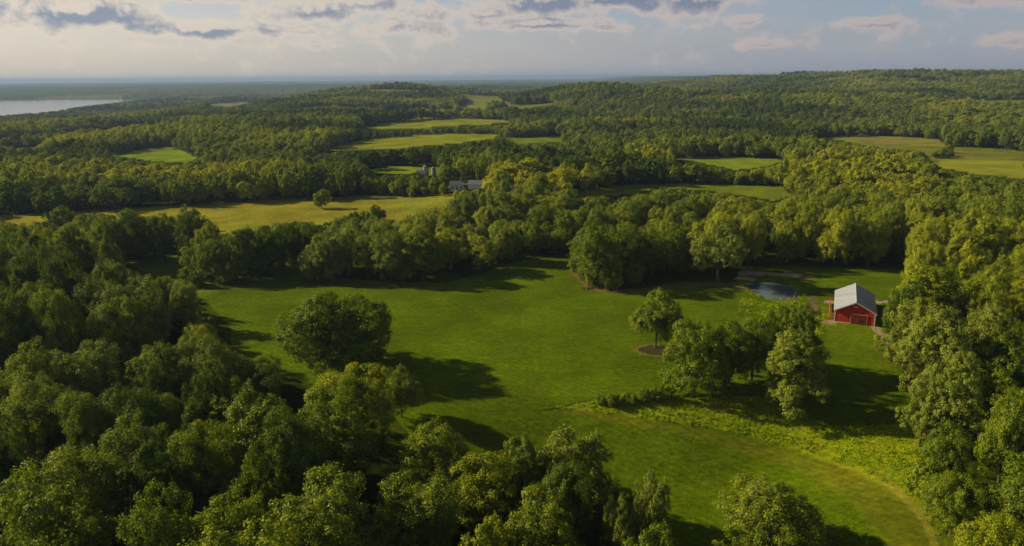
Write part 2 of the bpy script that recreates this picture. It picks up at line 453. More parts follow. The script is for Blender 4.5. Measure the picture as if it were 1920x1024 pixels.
# ------------------------------------------------------------------ ground
def ground_colour(px, py, infront, x, y):
    n = len(px); c = np.zeros((n, 3)); tu = np.full(n, 0.25)
    D = np.hypot(x, y)
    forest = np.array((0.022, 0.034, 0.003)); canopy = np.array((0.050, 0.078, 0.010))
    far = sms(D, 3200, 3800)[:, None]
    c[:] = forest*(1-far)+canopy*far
    # edge wobble so that no border is ruler straight
    wob = 6*(fbm(x, y, 9, 5)-.5); sc = np.clip((py-140)/400, .12, 1)
    qx = px+wob*sc*2; qy = py+wob*sc*.7
    def paint(poly, col, t, grow=0):
        k = pip(qx, qy, poly) & infront
        c[k] = col; tu[k] = t
        return k
    GRASS = (0.080, 0.130, 0.0015)
    # the whole neighbourhood of the meadow is grass, also beneath its edge trees
    nb = [(200, 500), (380, 480), (640, 470), (1000, 470), (1200, 470), (1720, 470), (1760, 600), (1800, 800), (1920, 1200), (1000, 1200), (780, 900), (640, 760), (480, 680), (330, 560)]
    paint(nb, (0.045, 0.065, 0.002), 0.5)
    paint(MAIN, GRASS, 0.55); paint(OPEN, GRASS, 0.55)
    paint([(225, 492), (345, 480), (640, 500), (640, 527), (480, 532), (345, 548), (300, 520)], (0.085, 0.135, 0.003), 0.5)
    HAYC = (0.205, 0.200, 0.020)
    hay_world = [(-10, 440), (-10, 404), (150, 396), (300, 387), (520, 373), (600, 370), (740, 364), (900, 366), (880, 392), (760, 420), (640, 440), (400, 450), (160, 436)]
    paint(hay_world, HAYC, 0.3)
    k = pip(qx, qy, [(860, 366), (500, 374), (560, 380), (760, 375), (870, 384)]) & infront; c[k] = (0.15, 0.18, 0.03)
    k = pip(qx, qy, hay_world) & (fbm(x, y, 40, 7) > .5) & infront; c[k] = (0.18, 0.205, 0.02)
    FG = (0.185, 0.215, 0.014)
    for q, col in ((F4, FG), (F5, FG), (F4B, (0.13, 0.18, 0.012)), (F6, (0.16, 0.22, 0.012)), (F7, (0.15, 0.22, 0.012)), (F8, (0.13, 0.17, 0.012)),
                   (F9, (0.15, 0.21, 0.012)), (F10, (0.17, 0.18, 0.03)), (F11, (0.20, 0.22, 0.02)), (F13, (0.15, 0.16, 0.05)),
                   (FARM, (0.12, 0.16, 0.02)), (YARD, (0.09, 0.12, 0.02))):
        paint(q, col, 0.2)
    paint([(1600, 262), (1680, 266), (1740, 280), (1660, 276)], (0.20, 0.15, 0.07), 0.2)
    # the rough grass with weeds and the mown track beside it
    paint(WEEDS, (0.200, 0.250, 0.005), 1.0)
    paint([(1535, 560), (1650, 610), (1690, 690), (1660, 690), (1560, 655), (1535, 600)], (0.10, 0.15, 0.003), 0.8)
    dp = dist_path(px, py); k = (dp < 1) & infront & (px > 1000); w = np.clip((1-dp)*2.2, 0, 1)[:, None]
    w = w*np.where(px < 1080, np.clip((px-1000)/80, 0, 1), 1)[:, None]
    c[k] = (c*(1-w)+np.array((0.106, 0.128, 0.006))*w)[k]; tu[k] = 0.45
    # bright edge of the track
    for (a, b), (e, g) in zip([(1640, 885), (1690, 925), (1735, 975)], [(1690, 925), (1735, 975), (1758, 1040)]):
        vx, vy = e-a, g-b; tt = np.clip(((px-a)*vx+(py-b)*vy)/(vx*vx+vy*vy), 0, 1)
        k = (np.hypot(px-a-tt*vx, py-b-tt*vy) < 8) & infront; c[k] = (0.19, 0.19, 0.02)
    # bare rims, earth and a painted strip of water
    def stroke(pts, wd, col, t=0.6):
        for (a, b), (e, g) in zip(pts[:-1], pts[1:]):
            vx, vy = e-a, g-b; tt = np.clip(((qx-a)*vx+(qy-b)*vy)/(vx*vx+vy*vy), 0, 1)
            k = (np.hypot(qx-a-tt*vx, (qy-b-tt*vy)*1.6) < wd) & infront; c[k] = col; tu[k] = t
    stroke([(1072, 508), (1085, 525), (1110, 541), (1150, 549), (1200, 546), (1250, 537), (1330, 531), (1400, 540), (1440, 560), (1490, 563)], 5, (0.15, 0.125, 0.045), 0.9)
    stroke([(345, 549), (420, 541), (480, 534)], 2.5, (0.17, 0.16, 0.05))
    stroke([(590, 519), (640, 525), (740, 530), (830, 532)], 2.5, (0.17, 0.17, 0.03))
    stroke([(1388, 513), (1440, 514), (1500, 518)], 6, (0.36, 0.30, 0.25), 0.5)
    stroke([(1380, 522), (1412, 524)], 4, (0.34, 0.31, 0.28), 0.4)  # pale strip of pond water, its sky reflection put into the ground colour
    stroke([(1505, 519), (1520, 519)], 5, (0.22, 0.14, 0.08), 0.5)
    stroke([(1530, 601), (1562, 606)], 7, (0.27, 0.21, 0.13), 0.8)
    stroke([(1640, 612), (1665, 640)], 8, (0.30, 0.24, 0.17), 0.8)
    stroke([(1640, 567), (1672, 567)], 4, (0.36, 0.28, 0.24), 0.2)
    stroke([(1546, 566), (1566, 566)], 4, (0.40, 0.27, 0.23), 0.2)
    stroke([(1522, 560), (1530, 590)], 7, (0.15, 0.12, 0.08), 0.9)
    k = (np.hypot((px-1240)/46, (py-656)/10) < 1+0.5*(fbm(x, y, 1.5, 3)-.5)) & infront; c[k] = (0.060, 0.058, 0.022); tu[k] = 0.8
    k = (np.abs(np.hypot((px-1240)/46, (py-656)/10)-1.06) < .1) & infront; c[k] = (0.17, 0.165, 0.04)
    # furrow that leads to the shrubs
    stroke([(1020, 768), (1060, 762), (1110, 751)], 3, (0.05, 0.06, 0.015), 0.9)
    # far plain: pale clearings among the woods
    k = (D > 3300) & (fbm(x, y*.5, 420, 9) > .66); c[k] = (0.12, 0.14, 0.04)
    k = glade(x, y) & (D < 3600); gm = fbm(x, y, 60, 33)[:, None]
    c[k] = (np.array((0.095, 0.135, 0.012))*(1-gm)+np.array((0.17, 0.17, 0.03))*gm)[k]
    k = pip(x, y, LAKE); c[k] = (0.05, 0.06, 0.05)
    return c, tu


def build_ground():
    rr = [0.0, 20.0, 35.0]; r = 42.0
    while r < 25000:
        rr.append(r); r += min(max(0.42, 2.6*r*r/80000), r*0.03)
    rr = np.array(rr)
    fine = np.linspace(-42, 42, 760); co1 = np.linspace(42, 180, 40)[1:]; co2 = -co1[::-1][1:]
    az = np.radians(np.concatenate([co2, fine, co1]))
    A, D = np.meshgrid(az, rr)
    x = (D*np.sin(A)).ravel(); y = (D*np.cos(A)).ravel(); z = height(x, y)
    px, py, w = project(x, y, z); inf = w > 1
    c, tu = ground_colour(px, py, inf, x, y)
    Dr = D.ravel()
    # beyond the last single trees the sheet itself carries the canopy
    rough = rng.random(len(x))
    woods = (fbm(x, y*.5, 420, 9) <= .66) & ~pip(x, y, LAKE)
    z = z + woods*sms(Dr, 3300, 4200)*(6+9*rough)
    z = z - pond_dip(x, y)
    na = len(az); nr = len(rr)
    i = np.arange(nr-1)[:, None]*na; j = np.arange(na)[None, :]; j2 = (j+1) % na
    f = np.stack([i+j, i+j2, i+na+j2, i+na+j], -1).reshape(-1, 4)
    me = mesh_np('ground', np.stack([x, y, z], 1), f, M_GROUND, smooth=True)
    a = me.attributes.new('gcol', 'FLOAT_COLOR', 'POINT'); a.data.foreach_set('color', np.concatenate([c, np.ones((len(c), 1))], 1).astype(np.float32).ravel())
    a = me.attributes.new('tuft', 'FLOAT', 'POINT'); a.data.foreach_set('value', tu.astype(np.float32))
    o = link('ground', me); tag(o, kind='structure')


PONDPX = [(1408, 528), (1420, 527), (1436, 530), (1452, 529), (1470, 533), (1486, 541), (1490, 549), (1482, 556), (1466, 560), (1450, 556), (1432, 555), (1420, 549), (1414, 541), (1405, 535)]
PONDW = [ground_at(*q) for q in PONDPX]
PONDC = (sum(p[0] for p in PONDW)/len(PONDW), sum(p[1] for p in PONDW)/len(PONDW)); PONDZ = min(p[2] for p in PONDW)-0.25


def glade(x, y):
    return (fbm(x, y*.55, 170, 30, 3) > .595) & (np.hypot(x, y) > 620)


def pond_dip(x, y):
    ang = np.arctan2(y-PONDC[1], x-PONDC[0]); d = np.hypot(x-PONDC[0], y-PONDC[1])
    pa = np.array([math.atan2(p[1]-PONDC[1], p[0]-PONDC[0]) for p in PONDW]); pr = np.array([math.hypot(p[1]-PONDC[1], p[0]-PONDC[0]) for p in PONDW])
    o = np.argsort(pa); pa = pa[o]; pr = pr[o]
    rad = np.interp(ang, np.concatenate([pa-2*math.pi, pa, pa+2*math.pi]), np.concatenate([pr, pr, pr]))
    base = height(x, y)-PONDZ
    rad = rad*(1+0.22*(fbm(x, y, 3.5, 40)-.5)*2)
    return (1-sms(d/rad, 0.85, 1.3))*(np.maximum(base, 0)+0.5)


build_ground()
# lake and pond
mb = MB(); lp = [(x, y, LAKE_Z) for x, y in [(-1000, 1350), (-1150, 1900), (-1350, 2500), (-1500, 3100), (-1550, 3450), (-1450, 3750), (-2600, 3850), (-9200, 4050), (-9200, 800), (-2500, 900)]]
mb.poly(lp[::-1]); o = mb.build('lake_water', mat_water('lake_water', (0.05, 0.07, 0.09), 0.12, 0.25, 0.08)); tag(o, kind='structure')
mb = MB(); k = 48
pts = []
for i in range(k):
    a = 2*math.pi*i/k
    rm = max(math.hypot(p[0]-PONDC[0], p[1]-PONDC[1]) for p in PONDW)*1.15
    pts.append((PONDC[0]+rm*math.cos(a), PONDC[1]+rm*math.sin(a), PONDZ))
mb.poly(pts); o = mb.build('pond_water', mat_water('pond_water', (0.07, 0.10, 0.13), 0.10, 0.05, 1.5)); tag(o, kind='structure')


# ------------------------------------------------------------------ tree kinds
def unit(v): return v/np.maximum(np.linalg.norm(v, axis=1, keepdims=True), 1e-9)


def crown_geo(seed, H, Rad, z0, shape, nleaf, leaf, nl, sub=26, lobe=(0.26, 0.42), flat=1.0, upward=0.0, shoots=0):
    """leaves of a crown: envelope > lobes > twig clusters > leaves. Returns verts, faces and lobe centres"""
    g = np.random.default_rng(seed)
    fz = 0.38 if shape == 'dome' else 0.5
    zc = z0+(H-z0)*fz; rz = (H-z0)/2
    cs = []; rs = []
    tries = 0
    while len(cs) < nl and tries < 6000:
        tries += 1
        d = unit(g.normal(size=(1, 3)))[0]
        if d[2] < -0.9: continue
        rr_ = g.uniform(0.45, 0.86)
        zz = d[2]*rr_
        if shape == 'dome': wid = 1.0
        elif shape == 'cone': wid = 1.15-0.75*(zz+1)/2
        elif shape == 'egg': wid = 1.08-0.28*(zz+1)/2
        else: wid = 1.0
        if zz < 0: wid *= min(1.5, (1-zz*zz)**-0.45)
        wob = 1+g.normal()*0.07
        p = np.array([d[0]*rr_*Rad*wid*wob, d[1]*rr_*Rad*wid*wob, zc+zz*(H-zc if zz > 0 else zc-z0)])
        r = g.uniform(*lobe)*Rad*(1.0 if shape != 'cone' else 1.1-0.5*(zz+1)/2)
        p[2] = min(p[2], H-r*0.9)
        if any(np.linalg.norm(p-q) < 0.55*min(r, s) for q, s in zip(cs, rs)): continue
        cs.append(p); rs.append(r)
    cs = np.array(cs); rs = np.array(rs)
    # twig clusters on the lobes
    ns = nl*sub
    li = g.choice(len(cs), ns, p=rs**2/np.sum(rs**2))
    d = unit(g.normal(size=(ns, 3))+np.array([0, 0, 0.35]))
    sc = cs[li]+d*rs[li][:, None]*g.uniform(0.72, 1.08, (ns, 1))*np.array([1, 1, flat])
    sr = rs[li]*g.uniform(0.12, 0.36, ns)
    # drop clusters buried in other lobes
    dd = np.linalg.norm(sc[:, None]-cs[None], axis=2)/rs[None]
    keep = (dd.min(1) > 0.62) | (g.random(ns) < 0.12)
    sc = sc[keep]; sr = sr[keep]; sd = d[keep]
    if shoots:                                              # upright leaders standing out of the top of the crown
        top = np.argsort(-cs[:, 2])[:max(6, len(cs)*2//3)]
        ec = []; er = []
        for q in range(shoots):
            i = g.choice(top); a_ = g.uniform(0, 6.28); o_ = g.uniform(0, .8)*rs[i]
            bx_, by_ = cs[i][0]+o_*math.cos(a_), cs[i][1]+o_*math.sin(a_); z_ = cs[i][2]+rs[i]*.55; L_ = g.uniform(.8, 2.2)
            for j in range(6): ec.append((bx_+g.normal()*.08, by_+g.normal()*.08, z_+L_*j/5)); er.append(.52-.065*j)
        ec = np.array(ec); er = np.array(er); sc = np.concatenate([sc, ec]); sr = np.concatenate([sr, er])
        sd = np.concatenate([sd, unit(g.normal(size=ec.shape)+np.array([0, 0, .8]))])
    si = g.choice(len(sc), nleaf, p=sr**2/np.sum(sr**2))
    ld = unit(g.normal(size=(nleaf, 3))+sd[si]*0.6)
    off = ld*sr[si][:, None]*g.uniform(0.3, 1.5, (nleaf, 1))
    if upward: off[:, 2] = off[:, 2]*(1+upward)+upward*sr[si]*0.6; off[:, :2] *= 1-0.28*min(upward, 1.6)
    lc = sc[si]+off
    nrm = unit(ld*0.7+sd[si]*0.5+g.normal(size=(nleaf, 3))*0.42+np.array([0, 0, 0.45]))
    t1 = unit(np.cross(nrm, g.normal(size=(nleaf, 3)))); t2 = np.cross(nrm, t1)
    s = leaf*g.uniform(0.55, 1.35, (nleaf, 1))
    v = np.stack([lc-t1*s*.62, lc-t2*s*.40+nrm*s*.10, lc+t1*s*.62, lc+t2*s*.40+nrm*s*.10], 1).reshape(-1, 3)
    v[:, 2] = np.maximum(v[:, 2], 0.05)
    f = np.arange(nleaf*4).reshape(-1, 4)
    # measured extent -> exactly H tall and Rad wide
    v[:, 2] *= H/np.percentile(v[:, 2], 99.8); q = np.percentile(np.hypot(v[:, 0], v[:, 1]), 98); v[:, :2] *= Rad/q; cs[:, :2] *= Rad/q
    return v, f, cs


def trunk_mesh(seed, H, Rad, z0, cs, thick):
    g = random.Random(seed); mb = MB()
    top = z0+(H-z0)*0.62
    pts = [(0, 0, -0.6), (0, 0, 0.25), (g.uniform(-.1, .1), g.uniform(-.1, .1), z0*.8+0.6), (g.uniform(-.3, .3), g.uniform(-.3, .3), (z0+top)/2), (g.uniform(-.4, .4), g.uniform(-.4, .4), top)]
    mb.tube(pts, [thick*1.5, thick*1.15, thick*.85, thick*.55, thick*.15], 8)
    order = sorted(range(len(cs)), key=lambda i: g.random())[:9]
    for i in order:
        c = cs[i]; zb = min(z0*.9+0.6+g.random()*(top-z0)*.5, c[2]-0.2)
        if zb < z0*.5: continue
        mid = (c[0]*.45, c[1]*.45, zb+(c[2]-zb)*.35+.3)
        mb.tube([(0, 0, zb), mid, tuple(c)], [thick*.42, thick*.27, thick*.08], 6)
    return mb.mesh('trunk', M_BARK, True)


class Kind: pass


KINDS = []


def kind(name, H, Rad, z0, shape, nleaf, leaf, nl, thick, seed, words, **kw):
    k = Kind(); k.name = name; k.H = H; k.R = Rad; k.words = words
    v, f, cs = crown_geo(seed, H, Rad, z0, shape, nleaf, leaf, nl, **kw)
    k.crown = mesh_np('crown_'+str(seed), v, f, M_LEAF)
    k.trunk = trunk_mesh(seed, H, Rad, z0, cs, thick)
    k.src = None
    KINDS.append(k); return len(KINDS)-1


# detailed kinds for the near trees
K_DOME = kind('broad_dome', 16, 11.5, 1.8, 'dome', 80000, 0.30, 80, 0.55, 11, 'broad domed', lobe=(0.17, 0.28))
K_OVAL = kind('oval', 14, 5.4, 1.0, 'egg', 32000, 0.25, 34, 0.22, 12, 'neat oval')
K_ROUND = kind('round', 15, 6.6, 0.5, 'dome', 44000, 0.25, 30, 0.3, 13, 'round-crowned')
K_ROUND2 = kind('round', 16, 6.2, 0.5, 'egg', 44000, 0.25, 26, 0.3, 14, 'round-crowned', lobe=(0.3, 0.46))
K_LUMP = kind('lumpy', 17, 7.0, 0.5, 'ball', 46000, 0.26, 22, 0.34, 15, 'lumpy', lobe=(0.28, 0.5))
K_TALL = kind('tall', 19, 5.4, 0.8, 'egg', 44000, 0.26, 36, 0.3, 16, 'tall', lobe=(0.24, 0.42), shoots=16)
K_SPIKE = kind('shooty', 14, 6.2, 0.6, 'dome', 42000, 0.24, 36, 0.22, 17, 'spiky-topped', lobe=(0.22, 0.36), shoots=75)
K_OPEN = kind('open', 16, 7.2, 2.6, 'ball', 26000, 0.27, 30, 0.4, 18, 'loose open', lobe=(0.16, 0.30))
K_BUSH = kind('bush', 5, 3.2, 0.2, 'dome', 9000, 0.26, 16, 0.10, 19, 'low bushy', lobe=(0.3, 0.5))
K_SLIM = kind('slim', 14, 3.0, 0.8, 'cone', 14000, 0.28, 26, 0.16, 20, 'slim', shoots=20, lobe=(0.3, 0.5))
NEAR = [K_ROUND, K_ROUND2, K_LUMP, K_TALL, K_SPIKE, K_ROUND, K_LUMP, K_OPEN]
# lighter kinds for trees a long way off
L_ROUND = kind('round', 13, 5.6, 0.8, 'dome', 7000, 0.50, 20, 0.3, 31, 'round-crowned', sub=20)
L_LUMP = kind('lumpy', 14, 6.2, 0.8, 'ball', 7000, 0.52, 16, 0.3, 32, 'lumpy', lobe=(0.3, 0.5), sub=20)
L_TALL = kind('tall', 15, 4.8, 0.8, 'egg', 6500, 0.50, 18, 0.3, 33, 'tall', sub=20)
L_WIDE = kind('wide', 12, 7.0, 0.8, 'dome', 8000, 0.52, 24, 0.3, 34, 'wide', sub=20)
FARK = [L_ROUND, L_LUMP, L_TALL, L_WIDE]
SHRUBS = {K_BUSH}

TREES = []   # dict(x,y,z,h,r,k,tone,grey,rot,label,cat,name)


def add_tree(x, y, h, r, k, tone, grey=0.0, label=None, cat='tree', name='broadleaf_tree', rot=None, hero=False):
    TREES.append(dict(x=x, y=y, z=float(height(x, y)), h=h, r=r, k=k, tone=tone, grey=grey, rot=rng.uniform(0, 6.28) if rot is None else rot,
                      label=label, cat=cat, name=name, hero=hero))


def hero(px, py, top, width, k, tone, label, grey=0.0, cat='tree', name='broadleaf_tree', rot=None):
    """tree with its foot at photo pixel (px,py), its top at row 'top' and a crown 'width' pixels wide"""
    x, y, z = ground_at(px, py)
    _, _, w = project(x, y, z)
    r = width/2*float(w)/FPX
    # height whose top lands on the row
    h = 1.0
    for _ in range(400):
        if project(x, y+r*0.25, z+h)[1] <= top: break
        h += 0.1
    add_tree(x, y, h, r, k, tone, grey, label, cat, name, rot, True)


def near_hero(px, top, width, h, k, tone, label, grey=0.0, cat='tree', name='broadleaf_tree', rot=None):
    """tree whose foot is hidden or out of frame: top pixel, crown width and its real height"""
    d = ray(px, top); g = 0.0
    for _ in range(6): p = CP+d*((h+g-CAMH)/d[2]); g = float(height(p[0], p[1]))
    w = float(project(p[0], p[1], g+h)[2]); r = width/2*w/FPX
    add_tree(float(p[0]), float(p[1]), h, r, k, tone, grey, label, cat, name, rot, True)


hero(642, 692, 543, 214, K_DOME, 0.36, 'great dark domed tree standing at the left edge of the meadow', name='broad_tree', grey=.05)
hero(1229, 652, 546, 98, K_OVAL, 0.50, 'neat oval tree on its own in a ring of bare earth on the meadow', grey=.15)
hero(1345, 530, 420, 104, K_OPEN, 0.42, 'olive open-crowned tree with a bare trunk beside the pond', grey=.75)
hero(1485, 776, 618, 132, K_TALL, 0.56, 'tall pale tree with a visible trunk at the edge of the rough grass', grey=.45)
hero(1300, 742, 606, 128, K_ROUND2, 0.42, 'leftmost tree of the grove on the right side of the meadow')
hero(1358, 726, 596, 110, K_ROUND, 0.36, 'dark tree in the middle of the grove on the right of the meadow')
hero(1408, 714, 592, 112, K_LUMP, 0.40, 'tree right of the middle of the grove, behind the tall pale tree')
hero(1450, 690, 568, 108, K_ROUND, 0.46, 'upper tree of the grove, nearest the pond, with bright top')
hero(1495, 700, 572, 84, K_ROUND2, 0.38, 'rightmost tree of the grove, in line with the front of the barn')
hero(1075, 513, 479, 22, K_SLIM, 0.62, 'slim young tree at the top corner of the meadow by the dry rim', name='young_tree')
hero(1128, 540, 425, 82, K_ROUND2, 0.38, 'leftmost tall tree of the clump above the dry rim of the meadow')
hero(1112, 535, 490, 40, K_BUSH, 0.66, 'bright low bush at the foot of the clump above the dry rim', name='shrub', cat='bush')
hero(1150, 541, 488, 44, K_BUSH, 0.72, 'yellow-green bush in front of the clump above the dry rim', name='shrub', cat='bush')
hero(1168, 528, 424, 84, K_LUMP, 0.34, 'second tree from the left in the clump above the dry rim')
hero(1212, 520, 428, 80, K_ROUND, 0.36, 'third tree from the left in the clump above the dry rim')
hero(1256, 512, 432, 76, K_ROUND2, 0.38, 'rightmost tree of the clump above the dry rim, left of the pond tree')
hero(1190, 533, 492, 34, K_BUSH, 0.5, 'dark green bush under the clump above the dry rim', name='shrub', cat='bush')
# hedge bushes along the bottom edge of the meadow
for i, (bx, by, bt, bw, tn, lb) in enumerate([(1128, 757, 742, 26, .5, 'first small bush of the hedge line, at its left end'),
                                 (1152, 759, 738, 34, .45, 'rounded bush near the left end of the hedge line below the meadow'),
                                 (1184, 757, 736, 34, .55, 'green bush in the middle of the hedge line below the meadow'),
                                 (1213, 752, 726, 36, .4, 'dark bush of the hedge line just left of the grove'),
                                 (1243, 748, 718, 40, .5, 'last bush of the hedge line, touching the grove'),
                                 (1170, 752, 738, 24, .6, 'small bright bush behind the hedge line below the meadow')]):
    hero(bx, by, bt, bw, K_BUSH, tn, lb, name='shrub', cat='bush')
# middle distance
hero(604, 391, 354, 34, L_ROUND, 0.55, 'small lone tree with two trunks on the golden hay field')
hero(116, 446, 384, 66, L_LUMP, 0.30, 'dark rounded tree below the left end of the golden field')
hero(366, 474, 385, 84, K_ROUND, 0.30, 'large dark tree silhouetted against the golden field', grey=.2)
hero(238, 490, 392, 120, K_DOME, 0.32, 'wide dark tree left of the one silhouetted against the golden field', grey=.1)
hero(310, 492, 400, 70, K_LUMP, 0.30, 'dark tree between the wide tree and the silhouetted tree')
hero(188, 478, 400, 70, K_ROUND2, 0.40, 'tree left of the wide dark tree below the golden field', grey=.2)
hero(845, 352, 309, 38, L_TALL, 0.25, 'tall dark tree beside the silos of the farm')
hero(706, 420, 384, 36, L_WIDE, 0.22, 'small dark spreading tree at the right end of the golden field')
hero(775, 369, 345, 24, L_WIDE, 0.62, 'yellowish tree in front of the farm yard, below the silos')
# the clump between the two left meadows
for bx, by, bt, bw, kk, tn, lb in [(368, 520, 462, 56, K_ROUND2, .5, 'leftmost tree of the clump at the far left end of the meadow'),
                                   (400, 527, 447, 66, K_LUMP, .45, 'second tree of the clump at the far left end of the meadow'),
                                   (445, 523, 432, 78, K_ROUND, .42, 'third tree of the clump at the far left end of the meadow'),
                                   (490, 518, 424, 74, K_ROUND2, .30, 'middle tree of the clump at the far left end of the meadow'),
                                   (535, 511, 418, 74, K_LUMP, .26, 'dark tree right of the middle of the clump at the left end of the meadow'),
                                   (580, 506, 414, 76, K_ROUND, .26, 'last dark tree of the clump, touching the big wood behind the meadow'),
                                   (425, 531, 490, 46, K_BUSH, .6, 'bright bush at the front of the clump at the left end of the meadow')]:
    hero(bx, by, bt, bw, kk, tn, lb, **({'name': 'shrub', 'cat': 'bush'} if kk == K_BUSH else {}))
# foreground trees whose feet are hidden
near_hero(1452, 912, 214, 11, K_ROUND, 0.52, 'round olive tree cut by the bottom edge, right of the centre', grey=.25)
near_hero(1222, 885, 92, 15, K_SPIKE, 0.50, 'narrow feathery tree cut by the bottom edge, with a pointed top', grey=.5)
near_hero(1165, 930, 80, 13, K_SPIKE, 0.42, 'shorter feathery tree left of the narrow pointed one at the bottom edge', grey=.5)
near_hero(1068, 808, 190, 15, K_SPIKE, 0.50, 'large tree with upright pale shoots at the bottom centre', grey=.35)
near_hero(985, 818, 110, 14, K_SPIKE, 0.38, 'dark tree with upright shoots left of the large pale one', grey=.2)
near_hero(668, 692, 170, 13, K_LUMP, 0.66, 'bright yellow-green tree just below the great domed tree')
near_hero(748, 688, 80, 10, K_SPIKE, 0.62, 'small pale shrubby tree beside the evening shadow on the meadow', grey=.5)
near_hero(810, 800, 170, 13, K_ROUND, 0.55, 'leafy tree at the edge of the lower meadow, left of the centre')
near_hero(600, 915, 230, 14, K_ROUND2, 0.50, 'bright leafy tree at the bottom edge, left of the centre', grey=.1)
near_hero(420, 938, 200, 14, K_ROUND, 0.52, 'bright rounded tree at the bottom edge, quarter from the left')
near_hero(915, 980, 150, 13, K_SPIKE, 0.66, 'bright tree top just rising above the bottom edge at the centre')
near_hero(235, 785, 165, 16, K_ROUND, 0.38, 'rounded olive tree in the dark wood at lower left', grey=.3)
near_hero(95, 850, 230, 16, K_LUMP, 0.48, 'large tree with a bright top in the bottom left corner', grey=.1)
near_hero(460, 735, 210, 16, K_SPIKE, 0.40, 'broad tree with pointed shoots in the middle of the lower left wood', grey=.15)
near_hero(370, 800, 150, 15, K_LUMP, 0.50, 'leaning green tree right of the rounded olive tree at lower left')
near_hero(770, 905, 180, 13, K_ROUND2, 0.46, 'tree with ragged crown at the bottom, left of the pale shoots', grey=.1)
# the tall lit trees on the right
near_hero(1752, 500, 150, 19, K_TALL, 0.62, 'tall bright tree directly behind the right end of the barn')
near_hero(1722, 560, 120, 17, K_TALL, 0.60, 'pale leafy tree leaning over the right side of the barn', grey=.5)
near_hero(1775, 575, 130, 19, K_TALL, 0.56, 'great pale sunlit tree right of the barn', grey=.6)
near_hero(1862, 572, 110, 18, K_TALL, 0.52, 'pale-topped tall tree near the right edge', grey=.65)
near_hero(1800, 660, 120, 17, K_TALL, 0.50, 'olive tree in front of the great pale tree right of the barn', grey=.55)
near_hero(1790, 790, 100, 12, K_ROUND, 0.42, 'green leafy tree below the pale trees at the right', grey=.0)
near_hero(1905, 735, 90, 15, K_ROUND2, 0.50, 'bright tree cut by the right edge below the pale-topped tree')
near_hero(1880, 965, 150, 10, K_ROUND, 0.66, 'bright low tree in the bottom right corner')
near_hero(1800, 895, 120, 9, K_LUMP, 0.50, 'dark green tree by the bright bank above the bottom right corner')
near_hero(1745, 862, 80, 6, K_BUSH, 0.5, 'leafy bush at the right end of the rough grass', name='shrub', cat='bush')
near_hero(1745, 700, 90, 13, K_TALL, 0.55, 'lower pale tree at the front of the right-hand trees', grey=.6)

# ------------------------------------------------------------------ the woods, filled in round the clearings
hx = np.array([t['x'] for t in TREES]); hy = np.array([t['y'] for t in TREES]); hr = np.array([t['r'] for t in TREES])


def crown_hits(x, y, z, h, r, polys, full=True):
    w = project(x, y, z)[2]; rp = r*FPX/w
    pt = project(x, y, z+h); pb = project(x, y, z+0.5)
    bad = np.zeros(np.shape(x), bool)
    pts = []
    for f, g in ((1, 0), (.97, .35), (.85, .7), (.65, .88), (.45, .92), (.25, .8), (.08, .5), (0, 0), (.8, 0), (.6, .4), (.4, 0), (.2, .4)):
        cx = pb[0]+(pt[0]-pb[0])*f; cy = pb[1]+(pt[1]-pb[1])*f
        pts += [(cx-rp*g, cy), (cx+rp*g, cy)] if g else [(cx, cy)]
    for q in polys:
        x0, x1 = min(a for a, _ in q), max(a for a, _ in q); y0, y1 = min(b for _, b in q), max(b for _, b in q)
        k = (pb[0]+rp > x0) & (pb[0]-rp < x1) & (pt[1] < y1) & (pb[1] > y0)
        if not k.any(): continue
        kk = np.nonzero(k)[0]
        for a, b in pts: bad[kk] |= pip(a[kk], b[kk], q)
    return bad


